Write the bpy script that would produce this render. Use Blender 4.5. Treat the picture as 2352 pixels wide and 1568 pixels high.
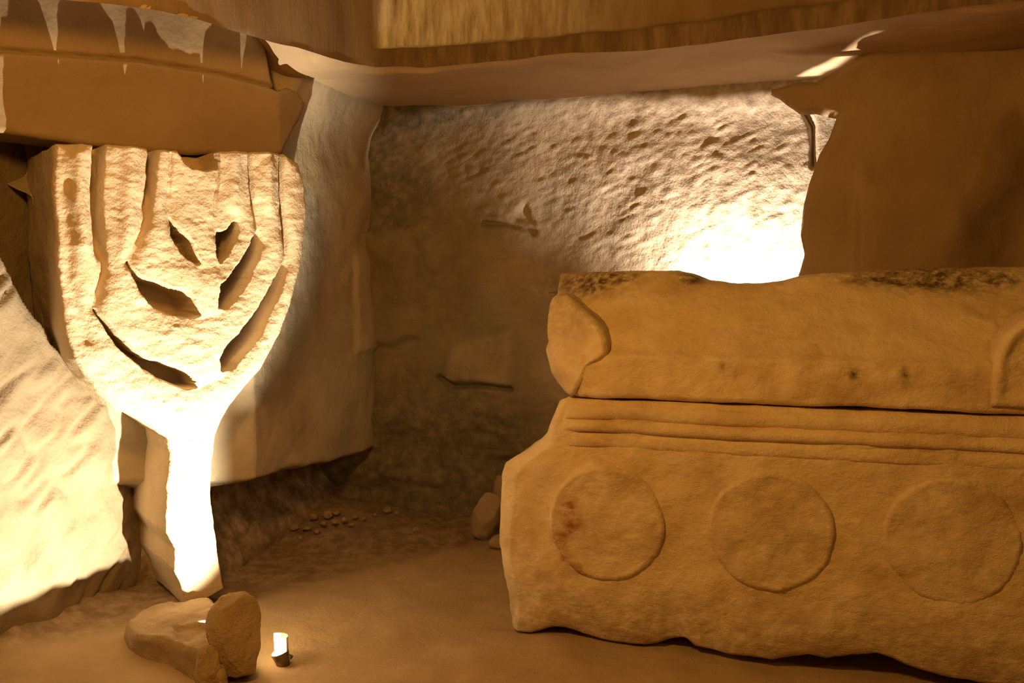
import bpy, math, random
import numpy as np
from mathutils import Vector

# ------------------------------------------------------------------ camera, world, lights, exposure
for o in list(bpy.data.objects):
    bpy.data.objects.remove(o)
scene = bpy.context.scene
COL = scene.collection
W, H, F = 2352.0, 1568.0, 2100.0
CAMZ = 1.40
PITCH = math.atan((784 - 625) / F)
cam = bpy.data.cameras.new('camera'); cam.sensor_width = 36.0; cam.lens = 36.0 * F / W
cam.clip_start = 0.02
camo = bpy.data.objects.new('camera', cam); COL.objects.link(camo)
camo.location = (0, 0, CAMZ); camo.rotation_euler = (math.pi / 2 - PITCH, 0, 0)
scene.camera = camo

scene.view_settings.view_transform = 'Standard'
scene.view_settings.look = 'None'
scene.view_settings.gamma = 1.0
scene.view_settings.use_curve_mapping = False
scene.view_settings.exposure = 0.0

world = bpy.data.worlds.new('cave_ambient'); scene.world = world
world.use_nodes = True
bg = world.node_tree.nodes['Background']
bg.inputs[0].default_value = (1.0, 0.42, 0.10, 1); bg.inputs[1].default_value = 0.06

def lamp(name, kind, loc, energy, color, size, target=None, angle=None, blend=0.3):
    l = bpy.data.lights.new(name, kind); l.energy = energy; l.color = color
    l.shadow_soft_size = size
    o = bpy.data.objects.new(name, l); COL.objects.link(o); o.location = loc
    if target is not None:
        d = Vector(target) - Vector(loc)
        o.rotation_euler = d.to_track_quat('-Z', 'Y').to_euler()
    if angle: l.spot_size = math.radians(angle); l.spot_blend = blend
    return o

SPOT = np.array((-0.853, 3.235, 0.045))      # floor spotlight in front of the carved lampstand
HID = np.array((1.15, 4.375, 1.02))           # spotlight hidden behind the stone coffin
lamp('hall_lamp', 'POINT', (2.3, 0.0, 2.8), 30, (1.0, 0.46, 0.085), 0.18)
lamp('hall_lamp_far', 'POINT', (-0.75, 1.5, 2.3), 128, (1.0, 0.46, 0.085), 0.15)
lamp('floor_spot_beam', 'SPOT', tuple(SPOT), 385, (1.0, 0.87, 0.64), 0.006,
     target=(-1.52, 3.42, 0.72), angle=104, blend=0.45)
lamp('hidden_spot_beam', 'SPOT', tuple(HID), 250, (1.0, 0.80, 0.64), 0.006,
     target=(1.02, 4.60, 1.95), angle=116, blend=0.75)

# ------------------------------------------------------------------ maths helpers
FW = np.array((0, math.cos(PITCH), -math.sin(PITCH)))
UP = np.array((0, math.sin(PITCH), math.cos(PITCH)))
RT = np.array((1.0, 0, 0))
CAM = np.array((0, 0, CAMZ))
def ray(px, py):
    return FW + RT * ((px - W / 2) / F) + UP * ((H / 2 - py) / F)
def atY(px, py, Y):
    d = ray(px, py); return CAM + d * (Y / d[1])
def atZ(px, py, z):
    d = ray(px, py); return CAM + d * ((z - CAMZ) / d[2])

class Frame:
    """A plane in the place: origin, two in-plane axes and the outward normal."""
    def __init__(s, o, u, v, n):
        s.o = np.array(o, float); s.u = np.array(u, float); s.v = np.array(v, float); s.n = np.array(n, float)
    def uv(s, px, py, d=0.0):
        r = ray(px, py); o = s.o + s.n * d
        t = np.dot(o - CAM, s.n) / np.dot(r, s.n)
        p = CAM + r * t - s.o
        return (float(np.dot(p, s.u)), float(np.dot(p, s.v)))
    def poly(s, pts, d=0.0):
        return np.array([s.uv(x, y, d) for x, y in pts])
    def world(s, U, V, D):
        return s.o + U[..., None] * s.u + V[..., None] * s.v + D[..., None] * s.n

def sstep(a, b, x):
    t = np.clip((x - a) / (b - a), 0, 1); return t * t * (3 - 2 * t)

def _hash(ix, iy, iz, seed):
    h = (ix.astype(np.int64) * 374761393 + iy.astype(np.int64) * 668265263 + iz.astype(np.int64) * 2147483647 + seed * 974711)
    h = (h ^ (h >> 13)) * 1274126177
    h = h & 0xffffffff
    h = (h ^ (h >> 16)) * 2246822519
    h = h & 0xffffffff
    return ((h ^ (h >> 15)) & 0xffff) / 65535.0 * 2 - 1

def noise(P, seed=0):
    P = np.asarray(P, float); f = np.floor(P); t = P - f; t = t * t * (3 - 2 * t)
    i = f.astype(np.int64); r = 0
    for dx in (0, 1):
        for dy in (0, 1):
            for dz in (0, 1):
                w = (t[..., 0] if dx else 1 - t[..., 0]) * (t[..., 1] if dy else 1 - t[..., 1]) * (t[..., 2] if dz else 1 - t[..., 2])
                r = r + w * _hash(i[..., 0] + dx, i[..., 1] + dy, i[..., 2] + dz, seed)
    return r

def fbm(P, scale, octv=4, seed=0, gain=0.5):
    r = 0; a = 1.0; s = scale
    for k in range(octv):
        r = r + a * noise(np.asarray(P) * s, seed + k * 17); a *= gain; s *= 2.03
    return r

def vfbm(P, scale, octv, seed):
    return np.stack([fbm(P, scale, octv, seed + 101 * k) for k in range(3)], -1)

def closest(poly, U, V, closed=True):
    """distance to a polyline and the nearest point on it"""
    best = np.full(U.shape, 1e9); bu = np.zeros(U.shape); bv = np.zeros(U.shape)
    n = len(poly)
    for i in range(n if closed else n - 1):
        a = poly[i]; b = poly[(i + 1) % n]; d = b - a; L = d @ d + 1e-12
        t = np.clip(((U - a[0]) * d[0] + (V - a[1]) * d[1]) / L, 0, 1)
        qu = a[0] + t * d[0]; qv = a[1] + t * d[1]
        dd = (U - qu) ** 2 + (V - qv) ** 2
        m = dd < best
        best = np.where(m, dd, best); bu = np.where(m, qu, bu); bv = np.where(m, qv, bv)
    return np.sqrt(best), bu, bv

def inside(poly, U, V):
    r = np.zeros(U.shape, bool); n = len(poly); j = n - 1
    for i in range(n):
        xi, yi = poly[i]; xj, yj = poly[j]
        c = ((yi > V) != (yj > V)) & (U < (xj - xi) * (V - yi) / (yj - yi + 1e-15) + xi)
        r ^= c; j = i
    return r

def sdf(poly, U, V):
    d, bu, bv = closest(poly, U, V)
    return np.where(inside(poly, U, V), d, -d)

def smooth_poly(p, it=1, closed=True):
    """corner cutting, so traced outlines flow"""
    p = np.array(p, float)
    for _ in range(it):
        q = []
        n = len(p)
        for i in range(n if closed else n - 1):
            a = p[i]; b = p[(i + 1) % n]
            q += [a * .75 + b * .25, a * .25 + b * .75]
        if not closed: q = [p[0]] + q + [p[-1]]
        p = np.array(q)
    return p

# ------------------------------------------------------------------ mesh helpers
def link_mesh(name, verts, quads, mat, parent=None, origin=None, smooth=True, stain_shade=None, tint=None):
    verts = np.asarray(verts, float)
    if origin is not None: verts = verts - np.asarray(origin)
    me = bpy.data.meshes.new(name)
    nv, nf = len(verts), len(quads)
    quads = np.asarray(quads, np.int32)
    k = quads.shape[1]
    me.vertices.add(nv); me.vertices.foreach_set('co', verts.astype(np.float32).ravel())
    me.loops.add(nf * k); me.loops.foreach_set('vertex_index', quads.ravel())
    me.polygons.add(nf); me.polygons.foreach_set('loop_start', np.arange(0, nf * k, k, dtype=np.int32))
    me.polygons.foreach_set('use_smooth', np.full(nf, smooth))
    for nm, a in (('stain_shade', stain_shade), ('tint', tint)):
        if a is not None:
            at = me.attributes.new(nm, 'FLOAT', 'POINT'); at.data.foreach_set('value', np.asarray(a, np.float32).ravel())
    me.update(); me.validate()
    me.materials.append(mat)
    o = bpy.data.objects.new(name, me); COL.objects.link(o)
    if parent is not None: o.parent = parent
    elif origin is not None: o.location = tuple(origin)
    return o

def tag(o, label=None, cat=None, group=None, kind=None):
    if label: o['label'] = label
    if cat: o['category'] = cat
    if group: o['group'] = group
    if kind: o['kind'] = kind
    return o

def empty(name, loc):
    o = bpy.data.objects.new(name, None); COL.objects.link(o); o.location = tuple(loc)
    o.empty_display_size = 0.1
    return o

def grid_quads(nu, nv):
    i = np.arange(nu * nv).reshape(nv, nu)
    return np.stack([i[:-1, :-1], i[:-1, 1:], i[1:, 1:], i[1:, :-1]], -1).reshape(-1, 4)

def sheet(name, fr, u0, u1, v0, v1, h, depth, mat, rough=(0.012, 3.0), seed=1, shadef=None, tintf=None, kind='structure', flip=False):
    nu = max(2, int((u1 - u0) / h) + 1); nv = max(2, int((v1 - v0) / h) + 1)
    U, V = np.meshgrid(np.linspace(u0, u1, nu), np.linspace(v0, v1, nv))
    D = depth(U, V)
    P = fr.world(U, V, D)
    P = P + vfbm(P, rough[1], 4, seed) * rough[0]
    st = shadef(U, V, P) if shadef else None
    ti = tintf(U, V, P) if tintf else None
    q = grid_quads(nu, nv)
    if flip: q = q[:, ::-1]
    o = link_mesh(name, P.reshape(-1, 3), q, mat, stain_shade=st, tint=ti)
    if kind: o['kind'] = kind
    return o

def relief(fr, outline, h, depth, T, edge_r=0.02, rough=(0.006, 6.0), seed=1, steps=6, flare=0.0, back=True):
    """a solid whose front is carved as a height field inside an outline; returns verts, quads, face centre uv"""
    lo = outline.min(0) - h * 2; hi = outline.max(0) + h * 2
    nu = int((hi[0] - lo[0]) / h) + 1; nv = int((hi[1] - lo[1]) / h) + 1
    U, V = np.meshgrid(lo[0] + np.arange(nu) * h, lo[1] + np.arange(nv) * h)
    dist, bu, bv = closest(outline, U, V)
    ins = inside(outline, U, V)
    s = np.where(ins, dist, -dist)
    q = grid_quads(nu, nv)
    keep = ins.ravel()[q].all(1)
    q = q[keep]
    used = np.unique(q); remap = -np.ones(nu * nv, np.int64); remap[used] = np.arange(len(used))
    q = remap[q]
    u = U.ravel()[used].copy(); v = V.ravel()[used].copy(); sd = s.ravel()[used].copy()
    e = np.concatenate([q[:, [0, 1]], q[:, [1, 2]], q[:, [2, 3]], q[:, [3, 0]]])
    key = np.sort(e, 1); code = key[:, 0] * (len(used) + 1) + key[:, 1]
    _, inv, cnt = np.unique(code, return_inverse=True, return_counts=True)
    be = e[cnt[inv] == 1]
    bvts = np.unique(be)
    u[bvts] = bu.ravel()[used][bvts]; v[bvts] = bv.ravel()[used][bvts]; sd[bvts] = 0
    D = depth(u, v, sd)
    r = edge_r
    if r > 0:
        t = np.clip(1 - sd / r, 0, 1); D = D - r * (1 - np.sqrt(np.clip(1 - t * t, 0, 1)))
    n0 = len(used)
    us = [u]; vs = [v]; ds = [D]; quads = [q]
    bmap = -np.ones(n0, np.int64); bmap[bvts] = np.arange(len(bvts))
    prev = bvts
    cu, cv = outline.mean(0)
    if np.isscalar(T): Tb = np.full(len(bvts), T)
    else: Tb = T(u[bvts], v[bvts])
    for k in range(1, steps + 1):
        f = k / steps
        base = sum(len(x) for x in us)
        us.append(u[bvts] + flare * f * (u[bvts] - cu)); vs.append(v[bvts]); ds.append(D[bvts] * (1 - f) - Tb * f)
        cur = base + np.arange(len(bvts))
        a, b = bmap[be[:, 0]], bmap[be[:, 1]]
        quads.append(np.stack([prev[b], prev[a], cur[a], cur[b]], -1))
        prev = cur
    if back:
        # back cap: the same grid, flat, reversed (its rim welded to the last side ring)
        base = sum(len(x) for x in us)
        mapb = base + np.arange(n0)
        mapb[bvts] = prev
        Tm = T if np.isscalar(T) else float(np.mean(Tb))
        us.append(u.copy()); vs.append(v.copy()); ds.append(np.full(n0, -Tm))
        quads.append(mapb[q][:, ::-1])
    u = np.concatenate(us); v = np.concatenate(vs); D = np.concatenate(ds)
    P = fr.world(u, v, D)
    P = P + vfbm(P, rough[1], 3, seed) * rough[0]
    Q = np.concatenate(quads)
    used = np.unique(Q); remap = -np.ones(len(P), np.int64); remap[used] = np.arange(len(used))
    return P[used], remap[Q], u[used], v[used], D[used]

def rock(name, c, size, mat, parent=None, origin=None, seed=0, rough=0.28, sub=4, rot=0.0, flat=None, facets=0, boxy=0.0):
    """a rough boulder: displaced icosphere with chipped facets and a flattened bottom"""
    import bmesh
    bm = bmesh.new(); bmesh.ops.create_icosphere(bm, subdivisions=sub, radius=1.0)
    P = np.array([v.co[:] for v in bm.verts]); Fc = np.array([[v.index for v in f.verts] for f in bm.faces]); bm.free()
    rng = np.random.RandomState(seed)
    if boxy: P = P / (np.sum(np.abs(P) ** boxy, 1) ** (1 / boxy))[:, None]
    for k in range(facets):
        n = rng.normal(size=3); n /= np.linalg.norm(n); d = rng.uniform(0.62, 0.85)
        ov = np.maximum(P @ n - d, 0); P = P - ov[:, None] * n * 0.94
    n = fbm(P + seed * 7.3, 1.3, 5, seed)
    P = P * (1 + rough * 0.5 * n[:, None])
    P = P * np.array(size)
    c0, s0 = math.cos(rot), math.sin(rot)
    P = P @ np.array([[c0, s0, 0], [-s0, c0, 0], [0, 0, 1]])
    P = P + np.array(c)
    if flat is not None: P[:, 2] = np.maximum(P[:, 2], flat)
    return link_mesh(name, P, Fc, mat, parent, origin)

# ------------------------------------------------------------------ materials
def stone(name, c1, c2, c3, scale=3.0, bump=0.35, stain_shade=(0.10, 0.06, 0.03), tint=None, streak=False, rough=0.92, pit=0.3):
    m = bpy.data.materials.new(name); m.use_nodes = True
    nt = m.node_tree; N = nt.nodes; L = nt.links
    b = N['Principled BSDF']; b.inputs['Roughness'].default_value = rough
    b.inputs['Specular IOR Level'].default_value = 0.15
    tc = N.new('ShaderNodeTexCoord')
    vec = tc.outputs['Object']
    if streak:
        mp = N.new('ShaderNodeMapping'); mp.inputs['Scale'].default_value = streak; L.new(vec, mp.inputs[0]); vec = mp.outputs[0]
    def nz(sc, det=6, rgh=0.6, v=None):
        n = N.new('ShaderNodeTexNoise'); n.inputs['Scale'].default_value = sc; n.inputs['Detail'].default_value = det
        n.inputs['Roughness'].default_value = rgh; L.new(v or vec, n.inputs['Vector']); return n.outputs['Fac']
    def ramp(fac, a, b2):
        r = N.new('ShaderNodeMapRange'); r.inputs['From Min'].default_value = a; r.inputs['From Max'].default_value = b2
        L.new(fac, r.inputs['Value']); return r.outputs[0]
    def mix(f, a, bb):
        x = N.new('ShaderNodeMix'); x.data_type = 'RGBA'
        if hasattr(f, 'links'): L.new(f, x.inputs[0])
        else: x.inputs[0].default_value = f
        for s, val in ((6, a), (7, bb)):
            if hasattr(val, 'links'): L.new(val, x.inputs[s])
            else: x.inputs[s].default_value = (*val, 1)
        return x.outputs[2]
    col = mix(ramp(nz(scale), 0.35, 0.65), c1, c2)
    col = mix(ramp(nz(scale * 0.55, 5, 0.65), 0.50, 0.72), col, c3)
    dark = tuple(x * 0.55 for x in c2)
    sp = ramp(nz(scale * 9, 4, 0.7), 0.60, 0.74)
    pm = N.new('ShaderNodeMath'); pm.operation = 'MULTIPLY'; pm.inputs[1].default_value = pit; L.new(sp, pm.inputs[0])
    col = mix(pm.outputs[0], col, dark)
    def attr_mix(nm, color, col):
        a = N.new('ShaderNodeAttribute'); a.attribute_name = nm
        nn = ramp(nz(scale * 4, 5, 0.7), 0.30, 0.60)
        mu = N.new('ShaderNodeMath'); mu.operation = 'MULTIPLY'; L.new(a.outputs['Fac'], mu.inputs[0]); L.new(nn, mu.inputs[1])
        return mix(mu.outputs[0], col, color)
    if stain_shade: col = attr_mix('stain_shade', stain_shade, col)
    if tint: col = attr_mix('tint', tint, col)
    L.new(col, b.inputs['Base Color'])
    h1 = nz(scale * 5, 7, 0.62); h2 = nz(scale * 22, 3, 0.6)
    ad = N.new('ShaderNodeMath'); ad.operation = 'MULTIPLY_ADD'; ad.inputs[1].default_value = 0.35
    L.new(h2, ad.inputs[0]); L.new(h1, ad.inputs[2])
    bp = N.new('ShaderNodeBump'); bp.inputs['Strength'].default_value = bump; bp.inputs['Distance'].default_value = 0.03
    L.new(ad.outputs[0], bp.inputs['Height']); L.new(bp.outputs[0], b.inputs['Normal'])
    return m

def plain(name, col, rough=0.5, metal=0.0, emit=None, strength=0):
    m = bpy.data.materials.new(name); m.use_nodes = True
    b = m.node_tree.nodes['Principled BSDF']
    b.inputs['Base Color'].default_value = (*col, 1); b.inputs['Roughness'].default_value = rough; b.inputs['Metallic'].default_value = metal
    if emit: b.inputs['Emission Color'].default_value = (*emit, 1); b.inputs['Emission Strength'].default_value = strength
    return m

M = {}
M['carved'] = stone('carved_limestone', (0.62, 0.50, 0.34), (0.55, 0.43, 0.28), (0.60, 0.47, 0.31), 5, 0.45, pit=0.25)
M['plinth'] = stone('rough_plinth_stone', (0.48, 0.36, 0.22), (0.38, 0.28, 0.16), (0.43, 0.31, 0.18), 9, 0.6, pit=0.4)
M['wall'] = stone('cave_limestone', (0.26, 0.20, 0.13), (0.20, 0.15, 0.092), (0.23, 0.175, 0.112), 3, 0.40)
M['brown'] = stone('brown_rock', (0.335, 0.24, 0.14), (0.28, 0.195, 0.108), (0.365, 0.265, 0.155), 2.2, 0.22, pit=0.2)
M['back'] = stone('lichen_rock', (0.29, 0.235, 0.155), (0.19, 0.15, 0.095), (0.23, 0.225, 0.165), 4, 0.35, stain_shade=(0.09, 0.085, 0.06), tint=(0.55, 0.47, 0.36), pit=0.4)
M['inner'] = stone('grey_rock', (0.50, 0.41, 0.28), (0.38, 0.305, 0.20), (0.42, 0.40, 0.30), 3, 0.30, stain_shade=(0.16, 0.10, 0.06), tint=(0.55, 0.47, 0.36))
M['soffit'] = stone('soffit_rock', (0.56, 0.41, 0.255), (0.48, 0.345, 0.20), (0.58, 0.43, 0.28), 2.5, 0.2, stain_shade=(0.16, 0.12, 0.09), pit=0.15)
M['fascia'] = stone('tooled_rock', (0.25, 0.175, 0.105), (0.19, 0.13, 0.075), (0.29, 0.205, 0.125), 2.5, 0.25, stain_shade=(0.12, 0.08, 0.045), tint=(0.74, 0.74, 0.74), streak=(2.0, 2.0, 0.35), pit=0.1)
M['dirt'] = stone('packed_earth', (0.44, 0.33, 0.20), (0.36, 0.26, 0.15), (0.40, 0.29, 0.17), 3.5, 0.30, stain_shade=(0.15, 0.10, 0.06))
M['marble'] = stone('weathered_limestone', (0.85, 0.71, 0.47), (0.74, 0.57, 0.34), (0.56, 0.40, 0.22), 6, 0.5, stain_shade=(0.12, 0.08, 0.035), tint=(0.36, 0.14, 0.04), pit=0.5, streak=(1.0, 1.0, 1.6))
M['rubble'] = stone('rubble_stone', (0.36, 0.27, 0.18), (0.29, 0.21, 0.13), (0.36, 0.26, 0.18), 6, 0.3)
M['metal'] = plain('dusty_metal', (0.13, 0.10, 0.065), 0.7, 0.2)
M['lens'] = plain('lamp_glass', (1, 1, 1), 0.2, 0, (1.0, 0.93, 0.80), 14)
M['spill_visor'] = plain('white_enamel', (0.8, 0.78, 0.72), 0.5)
M['cable'] = plain('black_cable', (0.02, 0.025, 0.03), 0.6)

# ------------------------------------------------------------------ frames of the place
A17 = math.radians(17)
E1 = np.array((math.cos(A17), -math.sin(A17), 0))      # along the coffin and the back wall
E2 = np.array((math.sin(A17), math.cos(A17), 0))       # into the cave
Z = np.array((0, 0, 1.0))
CORNER = np.array((-0.82, 5.29, 0))
CEIL = 2.32
F_back = Frame(CORNER, E1, Z, -E2)
F_left = Frame((-1.70, 4.10, 0), E2, Z, E1)
F_inner = Frame(CORNER, E2, Z, E1)
F_men = Frame((-1.30, 3.75, 0), (0.8, 0.6, 0), Z, (0.6, -0.8, 0))
F_cof = Frame(atZ(1165, 1450, 0.0), E1, Z, -E2)

# ------------------------------------------------------------------ floor
def floor():
    fr = Frame((0, 0, 0), (1, 0, 0), (0, 1, 0), (0, 0, 1))
    def dep(U, V):
        P = np.stack([U, V, 0 * U], -1)
        d = 0.018 * fbm(P, 1.6, 4, 5)
        # earth heaped against the left wall and in the far corner
        w = (U - F_left.o[0]) * E1[0] + (V - F_left.o[1]) * E1[1]
        d += 0.10 * np.exp(-np.clip(w, 0, 9) / 0.16) * sstep(0.2, 0.6, 4.3 - V)
        g = np.hypot(U + 1.05, (V - 5.2)) ; d += 0.09 * np.exp(-(g / 0.45) ** 2)
        # shallow tyre-worn hollow before the coffin
        d += -0.02 * sstep(0.1, 0.9, U) * sstep(3.9, 3.2, V)
        return d - 0.012
    def st(U, V, P):  # shadow over the inner floor, drawn into the earth's colour
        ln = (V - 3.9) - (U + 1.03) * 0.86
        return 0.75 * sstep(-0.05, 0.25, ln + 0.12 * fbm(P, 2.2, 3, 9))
    sheet('floor', fr, -3.2, 4.2, -1.2, 6.4, 0.02, dep, M['dirt'], (0.006, 6), 3, shadef=st)
floor()

# ------------------------------------------------------------------ left wall with the sunk field round the carving
def wall_left():
    edge = F_left.poly([(-420, 150), (-200, 330), (0, 590), (60, 690), (130, 785), (170, 850), (215, 905), (275, 950), (420, 1010)])
    big = np.vstack([edge, [[2.0, edge[-1][1]], [2.0, 4], [edge[0][0], 4]]])
    def dep(U, V):
        s = sdf(big, U, V)
        P = np.stack([U, V, 0 * U], -1)
        d = -0.34 * sstep(-0.005, 0.05, s + 0.01 * fbm(P, 14, 2, 3))
        d += 0.05 * fbm(P, 1.7, 3, 8)
        # slanting pick marks
        q = np.stack([U * 5 + V * 3.5, V * 14 - U * 10, 0 * U], -1)
        d += 0.03 * np.abs(noise(q, 4)) * sstep(0.02, -0.05, s) * sstep(0.30, -0.45, U)
        d += -0.06 * sstep(0.35, 0.0, V) * -1
        return d
    sheet('wall_left', F_left, -3.0, 0.7, -0.15, 2.9, 0.012, dep, M['wall'], (0.010, 5), 11)
wall_left()

# ------------------------------------------------------------------ inner left wall, undercut at its foot
def wall_inner():
    ledge = F_inner.poly([(470, 1122), (560, 1105), (600, 1098), (640, 1075), (720, 1062), (780, 1048), (842, 1032)])
    o = np.argsort(ledge[:, 0]); ledge = ledge[o]
    def dep(U, V):
        P = np.stack([U, V, 0 * U], -1)
        zl = np.interp(U, ledge[:, 0], ledge[:, 1]) + 0.015 * fbm(P, 6, 3, 2)
        d = -0.34 * sstep(0.0, 0.09, zl - V)
        d += 0.16 * sstep(0.32, 0.0, V)
        d += 0.03 * fbm(P, 1.3, 4, 6)
        d += 0.02 * sstep(-0.22, -0.17, U) * sstep(0.93, 0.97, V) * sstep(1.55, 1.45, V)
        d += 0.12 * sstep(1.95, 2.4, V) ** 2
        d -= 0.30 * sstep(1.7, 1.85, V) * sstep(-0.95, -1.15, U) + 1.25 * np.clip(-1.22 - U, 0, 1)
        return d
    def st(U, V, P):  # shadow under the ledge put into the wall colour
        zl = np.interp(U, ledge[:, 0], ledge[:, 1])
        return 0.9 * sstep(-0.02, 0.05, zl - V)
    def ti(U, V, P):  # lit strip by the corner and lamplit top put in as paler colour
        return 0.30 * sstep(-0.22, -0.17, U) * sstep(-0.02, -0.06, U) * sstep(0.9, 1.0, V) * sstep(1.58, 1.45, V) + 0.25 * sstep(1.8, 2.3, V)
    sheet('wall_inner_left', F_inner, -1.75, 0.16, -0.1, 2.6, 0.012, dep, M['inner'], (0.008, 5), 21, shadef=st, tintf=ti)
wall_inner()

# ------------------------------------------------------------------ back wall
def wall_back():
    blk = F_back.poly([(838, 532), (945, 525), (962, 600), (962, 770), (900, 790), (838, 785)])
    patch = F_back.poly([(1040, 790), (1180, 760), (1175, 890), (1020, 875)])
    cut = F_back.poly([(1008, 868), (1040, 885), (1110, 884), (1172, 892)])
    scar = F_back.poly([(1125, 490), (1180, 488), (1205, 470), (1225, 512), (1150, 510)])
    split = F_back.poly([(1850, 262), (1866, 290), (1869, 330), (1868, 380)])
    brow = F_back.poly([(1115, 512), (1160, 512), (1200, 520), (1225, 535)])
    def dep(U, V):
        P = np.stack([U, V, 0 * U], -1)
        d = 0.045 * fbm(P, 1.4, 3, 31) * (1 - 0.45 * sstep(0.9, 1.7, U))
        wob = 0.02 * fbm(P, 9, 3, 13); d += 0.035 * sstep(-0.03, 0.03, sdf(blk, U, V) + wob) + 0.02 * sstep(-0.03, 0.03, sdf(patch, U, V) + wob)
        c, _, _ = closest(cut, U, V, False); d -= 0.07 * np.exp(-(c / 0.014) ** 2)
        c, _, _ = closest(brow, U, V, False); d -= 0.04 * np.exp(-(c / 0.016) ** 2)
        d -= 0.03 * sstep(-0.02, 0.03, sdf(scar, U, V) + wob)
        # the bay on the right bellies forward and is dressed with a pick
        bay = sstep(1.0, 1.8, U)
        d += 0.05 * bay * np.sin(np.clip((V - 0.9) / 1.5, 0, 1) * math.pi)
        q = np.stack([U * 7 + V * 4, V * 16 - U * 7, 0 * U], -1)
        d += 0.0045 * np.abs(fbm(q, 1.3, 2, 77)) * 1.3
        q2 = np.stack([U * 3, V * 9, 0 * U], -1)
        d += 0.02 * fbm(q2, 1.0, 3, 41) * sstep(1.0, 0.4, V)
        c, _, _ = closest(split, U, V, False); d -= 0.09 * np.exp(-(c / 0.010) ** 2)
        d += 0.08 * sstep(2.05, 2.42, V) ** 2
        # rock bench that carries the hidden lamp
        d += 0.62 * sstep(0.97, 0.90, V) * sstep(1.35, 1.55, U)
        return d
    def st(U, V, P):  # shadow of the unlit upper left painted in; foot and top darker too
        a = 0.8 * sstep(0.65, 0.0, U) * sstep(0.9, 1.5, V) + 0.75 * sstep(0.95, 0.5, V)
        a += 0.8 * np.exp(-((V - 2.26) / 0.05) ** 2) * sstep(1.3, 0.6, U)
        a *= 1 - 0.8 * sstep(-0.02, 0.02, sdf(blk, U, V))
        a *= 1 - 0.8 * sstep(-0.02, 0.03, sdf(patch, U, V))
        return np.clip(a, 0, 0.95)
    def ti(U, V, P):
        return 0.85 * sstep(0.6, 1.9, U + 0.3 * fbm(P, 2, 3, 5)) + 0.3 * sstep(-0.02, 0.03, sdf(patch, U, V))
    sheet('wall_back', F_back, -0.60, 4.2, -0.15, 2.62, 0.010, dep, M['back'], (0.0035, 8), 31, shadef=st, tintf=ti)
wall_back()

# ------------------------------------------------------------------ low ceiling of the inner bay, its lip and the rock above
EDGE_PX = [(-300, -60), (60, -12), (200, 5), (345, 22), (437, 42), (534, 70), (620, 95), (700, 116), (790, 142), (860, 156), (960, 155), (1100, 143), (1300, 125), (1500, 110), (1750, 82), (1950, 55), (2060, 38), (2400, -10), (2700, -60)]
EDGE = np.array([atZ(x, y, CEIL) for x, y in EDGE_PX])
def ceiling():
    # strip grid: from the lip (w=0) back to behind the back wall (w=1)
    n = 260; m = 150
    t = np.concatenate([[0], np.cumsum(np.linalg.norm(np.diff(EDGE, axis=0), axis=1))]); tt = np.linspace(0, t[-1], n)
    e = np.stack([np.interp(tt, t, EDGE[:, k]) for k in range(3)], -1)
    b0, b1 = CORNER - E1 * 1.6 + E2 * 0.15, CORNER + E1 * 4.1 + E2 * 0.15
    f = np.interp(tt, [0, np.interp(9, np.arange(len(t)), t), t[-1]], [0, 0.22, 1])
    b = b0 + (b1 - b0) * f[:, None]; b[:, 2] = CEIL
    w = np.linspace(0, 1, m)[:, None, None]
    P = e[None] * (1 - w) + b[None] * w
    X, Y = P[..., 0], P[..., 1]
    # over the carving the roof climbs behind the lip
    s = (X + 1.30) * 0.8 + (Y - 3.75) * 0.6; k = (X + 1.30) * 0.6 - (Y - 3.75) * 0.8
    rise = 0.42 * sstep(0.55, 0.05, s) * sstep(0.0, 0.05, np.broadcast_to(w[..., 0], X.shape))
    P[..., 2] += rise + 0.03 * fbm(P, 1.1, 3, 51) * sstep(0, 0.05, w[..., 0])
    P = P + vfbm(P, 4, 3, 52) * 0.008
    q = grid_quads(n, m)
    o = link_mesh('ceiling', P.reshape(-1, 3), q, M['soffit']); o['kind'] = 'structure'
    # rock face standing on the lip
    m2 = 70
    zz = np.linspace(0, 1, m2)[:, None, None]
    up = np.zeros_like(e)[None] + zz * np.array((0, 0, 0.95))
    lean = np.zeros_like(e); 
    P2 = e[None] + up
    P2 = P2 + vfbm(P2 * np.array((1, 1, 0.5)), 3, 4, 52) * 0.008
    P2[0] = P[0]
    right = sstep(t[9] - 0.02, t[9] + 0.02, tt)[None, :]
    hz = np.broadcast_to(zz[..., 0], P2.shape[:2]) * 0.95
    # right of the corner: set back; fringe shadow and lamplit paleness are colour
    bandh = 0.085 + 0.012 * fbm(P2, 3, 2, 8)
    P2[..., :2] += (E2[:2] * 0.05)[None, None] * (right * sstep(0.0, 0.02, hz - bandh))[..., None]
    shadow_fringe = right * sstep(0.02, -0.01, hz - bandh) * 0.95
    lit_tint = right * sstep(0, 0.02, hz - bandh) * (np.clip((t[13] - tt) / (t[13] - t[9]), 0, 1) ** 0.8)[None, :]
    o = link_mesh('trim_1', P2.reshape(-1, 3), grid_quads(n, m2), M['fascia'], stain_shade=shadow_fringe, tint=lit_tint); o['kind'] = 'structure'
ceiling()

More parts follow.
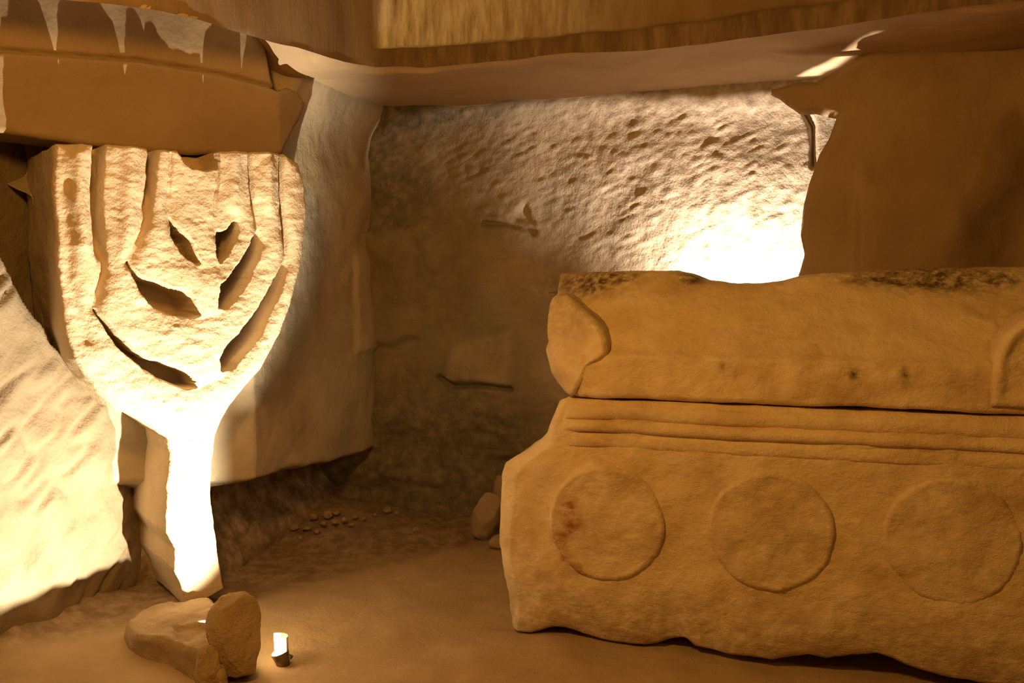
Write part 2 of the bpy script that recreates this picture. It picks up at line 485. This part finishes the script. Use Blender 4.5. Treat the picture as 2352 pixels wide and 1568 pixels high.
# ------------------------------------------------------------------ lintel block and rock above the carving
def lintel():
    out = F_men.poly([(-420, 255), (-200, 282), (0, 300), (100, 312), (250, 335), (400, 348), (560, 352), (655, 353), (668, 330), (692, 298), (715, 268), (728, 240), (731, 222), (712, 203), (690, 193), (668, 196), (654, 206)], -0.13)
    out = np.vstack([out, F_men.poly([(640, 195), (625, 120), (600, -40), (560, -300), (-500, -500)], -0.14)])
    out = smooth_poly(out, 1)
    crack = F_men.poly([(-420, 40), (0, 108), (60, 113), (180, 121), (330, 131), (400, 143), (520, 165), (650, 199)], -0.13)
    face = F_men.uv(650, 280, -0.13)[0]
    def dep(u, v, s):
        P = np.stack([u, v, 0 * u], -1)
        d = -0.172 + 0.010 * fbm(P, 2.5, 4, 61)
        c, _, _ = closest(crack, u, v, False); d -= 0.05 * np.exp(-(c / 0.009) ** 2)
        d -= 0.55 * np.clip(u - face, 0, 1) ** 1.0
        zc = np.interp(u, crack[:, 0], crack[:, 1])
        d -= 0.02 * sstep(0, 0.02, v - zc)
        # broad shallow hollow in the face
        hc = F_men.uv(200, 225, -0.13); d -= 0.025 * np.exp(-((u - hc[0]) / 0.25) ** 2 - ((v - hc[1]) / 0.12) ** 2)
        return d
    P, Q, u, v, D = relief(F_men, out, 0.008, dep, 0.45, 0.015, (0.005, 6), 61, steps=8)
    o = link_mesh('trim_2', P, Q, M['brown']); o['kind'] = 'structure'
    o['label'] = 'plain rock lintel above the carved lampstand'
lintel()

# ------------------------------------------------------------------ rock pier on the right
def pier():
    fr = Frame((1.28, 4.0, 0), E1, Z, -E2)
    out = fr.poly([(1755, 205), (1790, 222), (1815, 243), (1838, 262), (1872, 258), (1922, 268), (1908, 312), (1884, 352), (1872, 385), (1857, 426), (1848, 470), (1838, 539), (1848, 588), (1835, 640), (1835, 760)])
    out = np.vstack([out, [[out[-1][0], 0.0], [3.0, 0.0], [3.0, 2.75], fr.uv(2180, -100)], fr.poly([(2040, 84), (1875, 186), (1835, 186)])])
    mid = fr.poly([(1975, 400), (1972, 640)])
    niche = fr.poly([(2352, 250), (2320, 300), (2290, 400), (2240, 470), (2215, 560), (2205, 640), (2205, 900), (2900, 900), (2900, 250)])
    ut = fr.uv(1990, 200)[0]
    def dep(u, v, s):
        P = np.stack([u, v, 0 * u], -1)
        d = 0.03 * fbm(P, 1.2, 4, 71)
        d += 0.05 * sstep(mid[0][0] - 0.02, mid[0][0] + 0.02, u) * sstep(1.95, 1.6, v)
        d -= 0.14 * sstep(-0.08, 0.25, sdf(niche, u, v))
        return d
    P, Q, u, v, D = relief(fr, out, 0.011, dep, lambda u, v: 0.05 + 0.5 * sstep(1.5, 1.3, v), 0.03, (0.008, 5), 71, steps=8, back=False)
    o = link_mesh('wall_right', P, Q, M['brown']); o['kind'] = 'structure'
pier()

# ------------------------------------------------------------------ the carved seven-branched lampstand
def menorah():
    fr = F_men
    outline = fr.poly([(128, 330), (125, 420), (131, 500), (131, 580), (139, 660), (150, 760), (172, 828), (215, 888), (262, 940), (290, 947), (340, 974), (384, 1008),
                       (392, 1040), (386, 1110), (383, 1180), (384, 1225), (404, 1262), (402, 1310), (416, 1345), (432, 1400), (470, 1378), (516, 1352), (510, 1318), (500, 1270),
                       (494, 1200), (484, 1130), (488, 1060), (496, 1000), (512, 962), (548, 908), (602, 842), (648, 764), (678, 668), (700, 575), (708, 490), (703, 430), (690, 376),
                       (652, 352), (400, 345), (250, 334)])
    ops = [[(389, 498), (396, 548), (421, 586), (459, 613), (450, 580), (442, 557), (429, 540), (404, 515)],
           [(499, 531), (501, 607), (522, 590), (543, 548), (551, 510), (539, 506), (522, 531)],
           [(290, 600), (316, 658), (349, 704), (404, 725), (459, 729), (452, 705), (442, 679), (379, 653), (324, 641), (300, 615)],
           [(501, 658), (503, 717), (547, 679), (589, 607), (602, 552), (593, 523), (560, 590), (522, 641)],
           [(215, 704), (252, 775), (311, 834), (379, 876), (450, 893), (446, 875), (440, 860), (391, 839), (320, 818), (269, 770), (236, 729)],
           [(505, 811), (513, 862), (581, 797), (631, 704), (661, 620), (656, 599), (623, 649), (589, 712), (534, 780)]]
    depths = [0.22, 0.22, 0.26, 0.26, 0.22, 0.28]
    ops = [smooth_poly(fr.poly(p), 1) for p in ops]
    grooves = [([(226, 335), (222, 450), (226, 540), (238, 620)], 0.020, 0.13),
               ([(352, 340), (346, 430), (334, 505)], 0.018, 0.12),
               ([(573, 352), (576, 440), (592, 520)], 0.009, 0.05),
               ([(648, 352), (646, 440), (654, 520), (660, 605)], 0.010, 0.055),
               ([(500, 352), (498, 460), (500, 520)], 0.007, 0.03),
               ([(392, 352), (390, 490)], 0.007, 0.02)]
    grooves = [(smooth_poly(fr.poly(p), 1, False), w, d) for p, w, d in grooves]
    valleys = [fr.poly(p) for p in ([(226, 520), (236, 615), (216, 700)], [(340, 470), (320, 545), (290, 605)], [(592, 470), (600, 560)], [(650, 480), (662, 610)],
                                    [(500, 440), (500, 540)], [(390, 440), (390, 510)], [(150, 420), (160, 640), (200, 780)])]
    notch = fr.poly([(405, 330), (500, 330), (500, 388), (470, 392), (445, 386), (425, 376)])
    ridges = [([(184, 335), (176, 450), (190, 560)], 0.03, 0.025), ([(300, 340), (292, 450), (285, 600), (320, 680)], 0.03, 0.02),
              ([(535, 352), (532, 470)], 0.028, 0.02), ([(610, 352), (612, 470)], 0.028, 0.02)]
    ridges = [(fr.poly(p), w, d) for p, w, d in ridges]
    U_in = fr.poly([(392, 200), (389, 498), (396, 548), (421, 586), (459, 618), (501, 614), (522, 596), (543, 552), (551, 508), (505, 460), (502, 200)])
    U_im = fr.poly([(352, 200), (346, 430), (334, 505), (292, 595), (316, 660), (349, 706), (404, 728), (459, 733), (503, 722), (547, 682), (589, 610), (602, 552), (592, 520), (576, 440), (573, 200)])
    U_mo = fr.poly([(224, 200), (222, 450), (226, 540), (238, 620), (215, 704), (252, 777), (311, 836), (379, 878), (450, 896), (513, 868), (581, 800), (631, 707), (661, 622), (654, 520), (646, 440), (648, 200)])
    def open_dist(poly, u, v): return closest(poly, u, v, False)[0]
    def dep(u, v, s):
        P = np.stack([u, v, 0 * u], -1)
        jag = 0.006 * fbm(P, 22, 3, 5)
        d = np.zeros_like(u)
        # every arm is a rounded band
        d0, d1, d2 = (open_dist(q, u, v) for q in (U_in, U_im, U_mo)); d3 = np.abs(s)
        i0, i1, i2 = (inside(q, u, v) for q in (U_in, U_im, U_mo))
        def arch(a, b): t = a / (a + b + 1e-6); return 4 * t * (1 - t)
        low = sstep(0.70, 0.85, v)
        d += np.where(i0, 0, np.where(i1, 0.018 * arch(d0, d1), np.where(i2, 0.021 * arch(d1, d2), 0.020 * arch(d2, d3) * low)))
        for (p, w, a) in ridges:
            c, _, _ = closest(p, u, v, False); d += a * np.exp(-(c / w) ** 2)
        for (p, w, a) in grooves:
            c, _, _ = closest(p, u, v, False); fd = sstep(0.0, 0.2, np.hypot(u - p[-1][0], v - p[-1][1])); d = d - a * fd * (1 - sstep(w * 0.55, w * 1.25, c))
        for p in valleys:
            c, _, _ = closest(p, u, v, False); d = d - 0.016 * np.exp(-(c / 0.022) ** 2)
        d -= 0.22 * sstep(-0.006, 0.010, sdf(notch, u, v) + jag)
        d -= 0.02 * np.clip(np.abs(u) - 0.25, 0, 1) * 2
        for p, a in zip(ops, depths):
            d = np.minimum(d, -a * sstep(-0.005, 0.006, sdf(p, u, v) + jag * 0.7) + (d > -0.03) * d * 1.0)
        # chisel strokes, level and fine
        q = np.stack([u * 24, v * 46, 0 * u], -1)
        d += 0.0022 * fbm(q, 1.0, 3, 88) + 0.006 * fbm(P, 6, 3, 90)
        return d
    P, Q, u, v, D = relief(fr, outline, 0.0042, dep, 0.60, 0.012, (0.004, 12), 81, steps=16, back=False)
    # ---- which face belongs to which branch
    stem = fr.poly([(446, 400), (503, 400), (506, 880), (560, 905), (560, 1420), (250, 1420), (250, 935), (450, 897), (446, 560)])
    fu = u[Q].mean(1); fv = v[Q].mean(1)
    reg = np.full(len(Q), 3); reg[inside(U_mo, fu, fv)] = 2; reg[inside(U_im, fu, fv)] = 1; reg[inside(U_in, fu, fv)] = 0
    reg[inside(stem, fu, fv)] = 0
    ax = fr.uv(475, 600)[0]
    code = np.where(reg == 0, 0, reg * 2 + (fu > ax))
    org = np.array((F_men.o[0], F_men.o[1], 0.0))
    root = empty('carved_menorah', org)
    tag(root, 'brightly lit seven-branched menorah carved in pale rock under a lintel', 'carving')
    for cd in np.unique(code):
        fq = Q[code == cd]; us = np.unique(fq); rm = -np.ones(len(P), np.int64); rm[us] = np.arange(len(us))
        o = link_mesh('stem' if cd == 0 else 'branch', P[us], rm[fq], M['carved'], root, org)
        if cd == 0: o['label'] = 'thick glaring white stem and middle branch'
    # ---- base: rough stepped foot
    bo = np.array((-1.2, 3.4, 0))
    F_top = Frame((0, 0, 0.062), (1, 0, 0), (0, 1, 0), (0, 0, 1))
    plan = smooth_poly(F_top.poly([(284, 1425), (330, 1392), (430, 1366), (490, 1366), (505, 1410), (522, 1480), (525, 1535), (492, 1541), (440, 1503), (370, 1474), (312, 1460), (288, 1445)]), 2)
    hol = F_top.poly([(395, 1440), (490, 1436), (500, 1500), (440, 1495), (400, 1475)])
    def dt(u, v, s):
        P_ = np.stack([u, v, 0 * u], -1)
        return 0.014 * fbm(P_, 7, 4, 23) - 0.022 * sstep(-0.01, 0.02, sdf(hol, u, v)) + 0.016 * sstep(0.06, 0.02, s) * sstep(3.35, 3.2, v)
    Pb, Qb, ub, vb, Db = relief(F_top, plan, 0.006, dt, 0.15, 0.022, (0.008, 9), 24, steps=10)
    link_mesh('base', Pb, Qb, M['plinth'], root, org)
    rock('foot', (-0.968, 3.135, 0.11), (0.112, 0.09, 0.16), M['plinth'], root, org, seed=12, rough=0.22, sub=6, rot=0.2, facets=4, boxy=2.3)
    rock('foot', (-1.035, 3.02, 0.035), (0.045, 0.04, 0.095), M['plinth'], root, org, seed=14, rough=0.3, sub=5, rot=0.7, facets=5)
menorah()

# ------------------------------------------------------------------ the stone coffin and its lid
def coffin():
    fr = F_cof; org = fr.o + np.array((0, 0, 0)); 
    org = np.array((fr.o[0] + 0.8 * E1[0], fr.o[1] + 0.8 * E1[1], 0.0))
    root = empty('sarcophagus', org)
    tag(root, 'yellowish stone coffin chest with carved discs and a broken corner', 'sarcophagus')
    left = [(1300, 917), (1282, 922), (1264, 960), (1246, 1000), (1222, 1024), (1198, 1042), (1146, 1072), (1138, 1100), (1136, 1180), (1136, 1260), (1142, 1330), (1152, 1390), (1165, 1444)]
    bottom = [(1180, 1457), (1215, 1462), (1265, 1449), (1324, 1464), (1398, 1486), (1473, 1494), (1526, 1486), (1574, 1478), (1595, 1497), (1686, 1510), (1771, 1526), (1819, 1518), (1856, 1515), (1899, 1526), (1973, 1518), (2016, 1515), (2058, 1529), (2085, 1542), (2165, 1563), (2260, 1580), (2352, 1588)]
    lo = fr.poly(left + bottom)
    TOP = fr.uv(1300, 917)[1]
    RIGHT = 2.45
    out = np.vstack([lo, [[RIGHT, 0.02], [RIGHT, TOP]]])
    chip = fr.poly([(1150, 1480), (1190, 1440), (1180, 1300), (1172, 1200), (1178, 1100), (1215, 1062), (1262, 1020), (1272, 985), (1282, 950), (1300, 905)])
    def mould(z):   # top mouldings, as outward offset by height
        t = TOP - z
        return (0.035 * sstep(0.165, 0.150, t) + 0.012 * np.sin(np.clip(t / 0.15, 0, 1) * math.pi * 6) * (t < 0.15) - 0.0 * t)
    stepnot = fr.uv(1578, 1490)
    def dep(u, v, s):
        P = np.stack([u, v, 0 * u], -1)
        cu = np.interp(v, chip[:, 1], chip[:, 0])
        d = np.zeros_like(u)
        # broken left edge falls back
        c = np.clip(cu - u + 0.012 * fbm(P, 9, 3, 3), 0, 1)
        d -= c * 0.75
        # worn foot of the front
        d -= 0.035 * np.exp(-np.clip(s, 0, 1) / 0.05) * sstep(0.35, 0.1, v)
        d += 0.014 * fbm(P, 3.5, 4, 92) * (0.4 + 0.6 * sstep(0.4, 0.1, v)) + 0.004 * fbm(P, 14, 3, 93)
        d -= 0.02 * sstep(0.0, 0.02, stepnot[0] - u) * sstep(0.06, 0.02, np.abs(u - stepnot[0] + 0.05)) * sstep(0.25, 0.1, v)
        return d
    P, Q, u, v, D = relief(fr, out, 0.0075, dep, 0.62, 0.018, (0.004, 9), 91, steps=10)
    red = [((1310, 1160), 18), ((1318, 1200), 22), ((1290, 1235), 20), ((1300, 1285), 16), ((1330, 1305), 14)]
    ti = np.zeros(len(P))
    for (x, y), r in red:
        a = fr.uv(x, y); ti += 1.1 * np.exp(-(((u - a[0]) ** 2 + (v - a[1]) ** 2) / (r / 590.) ** 2))
    st = 0.35 * sstep(0.30, 0.05, v)
    link_mesh('body', P, Q, M['marble'], root, org, stain_shade=st, tint=np.clip(ti, 0, 1))
    # mouldings below the lid: three rounded bands
    for (y0, y1, xl, pro) in ((926, 960, 1282, 0.016), (960, 988, 1275, 0.024), (990, 1022, 1280, 0.010)):
        ua, za = fr.uv(xl, y0); ub, zb = fr.uv(xl + 4, y1)
        o2 = np.array([[ua + 0.03, zb], [RIGHT - 0.005, zb], [RIGHT - 0.005, za], [ua + 0.03, za]])
        hh = (za - zb) / 2; zm = (za + zb) / 2
        def dm(u, v, s, hh=hh, zm=zm, pro=pro, ua=ua):
            P = np.stack([u, v, 0 * u], -1)
            t = np.clip((v - zm) / hh, -1, 1)
            return pro * np.sqrt(np.clip(1 - t * t, 0, 1)) * sstep(ua + 0.02, ua + 0.10, u) + 0.004 * fbm(P, 6, 3, 12) - 0.002
        P, Q, u, v, D = relief(fr, o2, 0.0075, dm, 0.03, 0.0, (0.003, 9), 91, steps=1)
        link_mesh('moulding', P, Q, M['marble'], root, org)
    # discs
    for (x, y, rx, ry, hgt) in ((1393, 1200, 134, 131, 0.022), (1770, 1220, 142, 137, 0.019), (2185, 1242, 160, 146, 0.010)):
        cu, cv = fr.uv(x, y); r = abs(fr.uv(x, y - ry)[1] - fr.uv(x, y + ry)[1]) / 2
        th = np.linspace(0, 2 * math.pi, 96, endpoint=False)
        o2 = np.stack([cu + r * np.cos(th), cv + r * np.sin(th)], -1)
        def dd(u, v, s, hgt=hgt, x=x):
            P = np.stack([u, v, 0 * u], -1)
            return hgt * (0.75 + 0.25 * sstep(0.03, 0.0, s)) + 0.014 * fbm(P, 3.5, 4, 92) * (0.4 + 0.6 * sstep(0.4, 0.1, v)) + 0.005 * fbm(P, 12, 3, 55)
        P, Q, u, v, D = relief(fr, o2, 0.007, dd, 0.02, 0.013, (0.004, 9), 91, steps=2)
        ti = np.zeros(len(P))
        for (xx, yy), rr in red:
            a = fr.uv(xx, yy); ti += 1.2 * np.exp(-(((u - a[0]) ** 2 + (v - a[1]) ** 2) / (rr / 590.) ** 2))
        link_mesh('disc', P, Q, M['marble'], root, org, tint=np.clip(ti, 0, 1), stain_shade=0 * ti + 0.12)
    # ---- lid
    lroot_z = TOP + 0.008
    lorg = np.array((org[0], org[1], lroot_z))
    lid = empty('gabled_coffin_lid', lorg)
    tag(lid, 'gabled stone lid with rounded corner horns resting on the chest', 'coffin lid')
    BACK = 0.34
    e1 = fr.uv(1387, 816)[1]; e2 = e1
    top = fr.poly([(1255, 630), (1300, 626), (1420, 623), (1540, 622), (1580, 630), (1620, 645), (1680, 652), (1740, 653), (1800, 646), (1850, 633), (1900, 628), (2000, 622), (2150, 617), (2352, 612)], -BACK)
    lft = fr.poly([(1305, 924), (1262, 858), (1238, 800), (1228, 740), (1228, 700)], -0.12)
    out = np.vstack([[[lft[0][0], lroot_z]], lft[1:], top, [[RIGHT, top[-1][1]], [RIGHT, lroot_z]]])
    out = np.vstack([out, np.stack([np.linspace(RIGHT, out[0][0] + 0.02, 12)[1:], lroot_z + 0.006 * np.abs(np.random.RandomState(3).rand(11))], -1)])
    zr = top[:, 1].max(); hl = fr.uv(1340, 830)
    ul = lft[:, 0].mean()
    def dl(u, v, s):
        P = np.stack([u, v, 0 * u], -1)
        t = np.clip((v - e1 - 0.004 * fbm(P, 5, 3, 7)) / (zr - e1), 0, 1)
        d = -BACK * t ** 0.9 - 0.012 * sstep(0.0, 0.02, v - e1)
        d -= 0.9 * np.clip(hl[0] - 0.01 - u, 0, 1) + 0.03 * np.exp(-np.clip(u - hl[0] - 0.06, 0, 9) / 0.05) * sstep(-0.03, 0.03, v - e1)
        d += 0.014 * fbm(P, 2.6, 4, 102) + 0.004 * fbm(P, 15, 3, 103)
        return d
    P, Q, u, v, D = relief(fr, out, 0.0075, dl, 0.60, 0.02, (0.004, 9), 101, steps=10)
    st = np.zeros(len(P))
    for (x, y, rx, ry, a) in ((1330, 655, 90, 26, 1.0), (1420, 635, 60, 14, .8), (1585, 640, 30, 18, 1.0), (2090, 640, 80, 22, 1.0), (2200, 640, 90, 26, .9), (2300, 640, 60, 18, .5), (1970, 640, 40, 14, .6), (1960, 860, 10, 14, .9), (2080, 865, 8, 16, .8), (1660, 842, 10, 10, .6)):
        dd_ = -BACK if y < 700 else 0
        a0 = fr.uv(x, y, dd_ * 0.85); st += a * np.exp(-((u - a0[0]) / (rx / 560.)) ** 2 - ((v - a0[1]) / (ry / 560.)) ** 2)
    link_mesh('roof', P, Q, M['marble'], lid, lorg, stain_shade=np.clip(st * 1.2, 0, 1))
    # corner horn at the left end
    ho = fr.poly([(1318, 926), (1300, 922), (1262, 858), (1238, 800), (1226, 740), (1230, 690), (1262, 672), (1312, 706), (1362, 734), (1386, 764), (1395, 795), (1391, 822), (1354, 838), (1338, 880)])
    ho[0][1] = lroot_z + 0.004; ho[1][1] = lroot_z + 0.004
    ho = smooth_poly(ho, 1)
    ridge = fr.poly([(1318, 926), (1336, 880), (1348, 840), (1385, 800), (1380, 770)])[::1]
    rz = ridge[:, 1]; ru = ridge[:, 0]
    def dh(u, v, s):
        P = np.stack([u, v, 0 * u], -1)
        c = np.interp(v, rz, ru)
        d = 0.020 - 0.62 * np.clip(c - u, 0, 1)
        d -= 0.35 * np.clip(v - fr.uv(1340, 800)[1], 0, 1)
        return d + 0.012 * fbm(P, 9, 4, 7)
    P, Q, u, v, D = relief(fr, ho, 0.007, dh, 0.32, 0.02, (0.004, 9), 111, steps=8)
    link_mesh('horn', P, Q, M['marble'], lid, lorg, stain_shade=0.35 * sstep(0, 0.2, v - fr.uv(1300, 760)[1] + 0.1))
    # middle horn on the right, half out of frame
    cu, cv = fr.uv(2440, 850); r = cu - fr.uv(2278, 850)[0]
    th = np.linspace(0, math.pi, 40)
    o2 = np.stack([cu + r * np.cos(th), cv + r * 1.0 * np.sin(th)], -1)
    o2 = np.vstack([o2, [[cu - r, lroot_z + 0.03], [cu + r, lroot_z + 0.03]]])
    def dh2(u, v, s):
        P = np.stack([u, v, 0 * u], -1)
        return 0.012 + 0.012 * fbm(P, 3, 4, 7) + 0.015 * sstep(0.05, 0.02, s)
    P, Q, u, v, D = relief(fr, o2, 0.0075, dh2, 0.26, 0.012, (0.004, 9), 121, steps=8)
    link_mesh('horn', P, Q, M['marble'], lid, lorg)
coffin()

# ------------------------------------------------------------------ floor spotlights
def tube(path, r, nseg=12):
    path = np.array(path, float); n = len(path)
    V = []; 
    for i in range(n):
        a = path[min(i + 1, n - 1)] - path[max(i - 1, 0)]; a /= np.linalg.norm(a) + 1e-9
        b = np.cross(a, (0.3, 0.2, 1)); b /= np.linalg.norm(b); c = np.cross(a, b)
        rr = r[i] if hasattr(r, '__len__') else r
        for k in range(nseg):
            t = 2 * math.pi * k / nseg; V.append(path[i] + rr * (math.cos(t) * b + math.sin(t) * c))
    Qs = []
    for i in range(n - 1):
        for k in range(nseg):
            k2 = (k + 1) % nseg
            Qs.append((i * nseg + k, i * nseg + k2, (i + 1) * nseg + k2, (i + 1) * nseg + k))
    return np.array(V), np.array(Qs)

def spotlight(loc, aim, label, spill_visor=None, ground=0.0):
    loc = np.array(loc); d = np.array(aim) - loc; d /= np.linalg.norm(d)
    org = np.array((loc[0], loc[1], ground))
    root = empty('spotlight', org); tag(root, label, 'spotlight', 'cave spotlights')
    body = loc - d * 0.028
    prof = [(-0.075, 0.001), (-0.075, 0.020), (-0.03, 0.026), (0.0, 0.033), (0.004, 0.033), (0.004, 0.030), (-0.004, 0.029), (-0.012, 0.001)]
    V, Q = tube([body + d * p[0] for p in prof], [p[1] for p in prof], 24)
    # keep rings square to the axis
    b = np.cross(d, (0.3, 0.2, 1)); b /= np.linalg.norm(b); c = np.cross(d, b)
    V = np.array([body + d * p[0] + p[1] * (math.cos(2 * math.pi * k / 24) * b + math.sin(2 * math.pi * k / 24) * c) for p in prof for k in range(24)])
    link_mesh('housing', V, Q, M['metal'], root, org)
    pl = [(-0.004, 0.0285), (0.004, 0.026), (0.010, 0.018), (0.013, 0.007), (0.0135, 0.0005)]
    V = np.array([body + d * p[0] + p[1] * (math.cos(2 * math.pi * k / 24) * b + math.sin(2 * math.pi * k / 24) * c) for p in pl for k in range(24)])
    Q = np.array([(i * 24 + k, i * 24 + (k + 1) % 24, (i + 1) * 24 + (k + 1) % 24, (i + 1) * 24 + k) for i in range(len(pl) - 1) for k in range(24)])
    link_mesh('lens', V, Q, M['lens'], root, org)
    # visor added behind the lens against spill, white to extend its glow
    if spill_visor:
        a0, a1 = spill_visor; n = 18; V = []; Q = []
        for k in range(n + 1):
            a = math.radians(a0 + (a1 - a0) * k / n); x, y = math.sin(a), math.cos(a)
            for rr, zz in ((0.036, -0.035), (0.036, 0.034), (0.038, 0.034), (0.038, -0.035)): V.append(loc + np.array((x * rr, y * rr, zz)))
        for k in range(n):
            for j in range(4): Q.append((k * 4 + j, k * 4 + (j + 1) % 4, k * 4 + 4 + (j + 1) % 4, k * 4 + 4 + j))
        Q += [(0, 1, 2, 3), (n * 4 + 3, n * 4 + 2, n * 4 + 1, n * 4)]
        link_mesh('spill_visor', V, Q, M['spill_visor'], root, org)
    foot = body - d * 0.06
    V, Q = tube([foot, (foot[0] + 0.012, foot[1] - 0.004, max(ground + 0.012, foot[2] - 0.03)), (foot[0] + 0.03, foot[1] - 0.01, ground + 0.004)], 0.008, 8)
    link_mesh('bracket', V, Q, M['metal'], root, org)
    return root
spotlight(SPOT, SPOT + np.array((-0.16, -0.03, 0.6)), 'small glaring floor spotlight beside the foot of the carved menorah', spill_visor=(-34, 110), ground=0.0)

# ------------------------------------------------------------------ loose stones
def stones():
    big = [((1112, 1225), 0.085, 0.07, 'rounded loose stone leaning on the coffin\'s left edge, largest of the pile'),
           ((1128, 1160), 0.06, 0.07, 'pinkish angular stone on top of the small pile beside the coffin'),
           ((1128, 1243), 0.05, 0.03, 'flat stone chip at the foot of the pile beside the coffin')]
    p = atZ(1105, 1245, 0.0)
    o = rock('loose_stone', p + np.array((0.03, 0.10, 0.10)), (0.115, 0.10, 0.13), M['rubble'], None, p, seed=3, rough=0.3, facets=6, rot=0.3)
    tag(o, big[0][3], 'stone', 'stones beside the coffin')
    q = atZ(1130, 1185, 0.0) + np.array((0.05, -0.05, 0))
    o = rock('loose_stone', q + np.array((0.05, 0.0, 0.155)), (0.105, 0.09, 0.15), M['rubble'], None, q, seed=21, rough=0.16, facets=9, rot=0.9)
    tag(o, big[1][3], 'stone', 'stones beside the coffin')
    q = atZ(1135, 1254, 0.0)
    o = rock('loose_stone', q + np.array((0.02, 0.0, 0.022)), (0.06, 0.05, 0.035), M['rubble'], None, q, seed=33, rough=0.3, facets=6)
    tag(o, big[2][3], 'stone', 'stones beside the coffin')
    spots = [(955, 1222, .030, 'lone pebble on the bare earth before the dark back wall'), (889, 1176, .028, 'pinkish pebble in the far corner of the floor'),
             (912, 1180, .018, None), (720, 1190, .024, None), (752, 1186, .03, None), (772, 1180, .022, None), (676, 1214, .024, None), (703, 1216, .022, None),
             (742, 1205, .018, None), (790, 1196, .02, None), (815, 1188, .018, None), (836, 1192, .014, None), (616, 1226, .03, None), (648, 1222, .018, None), (728, 1222, .016, None),
             (768, 1200, .018, None), (806, 1206, .013, None), (1092, 1212, .02, 'small pebble touching the rounded stone by the coffin'), (690, 1236, .013, None), (860, 1184, .013, None)]
    rng = np.random.RandomState(5)
    for i, (x, y, r, lab) in enumerate(spots):
        p = atZ(x, y, 0.0)
        bump = 0.09 * math.exp(-((np.hypot(p[0] + 1.05, p[1] - 5.2)) / 0.45) ** 2) - 0.014
        p = atZ(x, y, bump); 
        o = rock('pebble', p + np.array((0, 0, r * 0.35)), (r * rng.uniform(.9, 1.3), r * rng.uniform(.8, 1.1), r * rng.uniform(.6, .85)), M['rubble'], None, p, seed=50 + i, rough=0.3, sub=3, facets=4, rot=rng.uniform(0, 3))
        tag(o, lab or 'small pebble scattered along the foot of the undercut inner wall', 'pebble', 'pebbles at the foot of the inner wall')
stones()

# hidden lamp with an added plate, out of view, that shapes its light
def hidden_lamp():
    root = spotlight(HID, (0.95, 4.62, 1.75), 'spotlight on the rock bench hidden behind the stone coffin', ground=0.93)
    # shade plate, added and unseen: lets light out only towards the back wall
    t = -E2
    c = HID + np.array((0, 0, 0.28))
    # plate in (E1, towards viewer) axes, with a slit that throws a streak on the roof
    def P(a, b): return c + E1 * a + t * b
    thick = np.array((0, 0, 0.006))
    def onplate(px, py):
        w = atZ(px, py, CEIL); k = (c[2] - HID[2]) / (w[2] - HID[2]); q = HID + (w - HID) * k - c
        return (q @ E1, q @ t)
    a0, b0 = onplate(1832, 184); a1, b1 = onplate(2012, 78)
    a2, b2 = onplate(1880, 182); a3, b3 = onplate(2030, 86)
    org = np.array((HID[0], HID[1], 0.93))
    parts = [[(-0.93, -0.058), (0.16, -0.058), (a2 + 0.002, b2), (a0, b0), (-0.93, b0)],
             [(-0.93, b0), (a0, b0), (a1, b1), (-0.93, b1)], [(a2, b2), (0.16, -0.058), (0.16, b1), (a3, b1)],
             [(-0.93, b1), (0.16, b1), (0.16, max(0.30, b1 + 0.05)), (-0.93, max(0.30, b1 + 0.05))]]
    import bmesh
    bm = bmesh.new()
    for pl in parts:
        lo = [bm.verts.new(P(*x)) for x in pl]; hi = [bm.verts.new(P(*x) + thick) for x in pl]
        bm.faces.new(lo); bm.faces.new(hi)
        for i in range(len(pl)): bm.faces.new((lo[i], lo[(i + 1) % len(pl)], hi[(i + 1) % len(pl)], hi[i]))
    for vv in bm.verts: vv.co -= Vector(org)
    bmesh.ops.recalc_face_normals(bm, faces=bm.faces)
    me = bpy.data.meshes.new('light_blocker'); bm.to_mesh(me); bm.free(); me.materials.append(M['metal'])
    o = bpy.data.objects.new('light_blocker', me); COL.objects.link(o); o.parent = root
hidden_lamp()
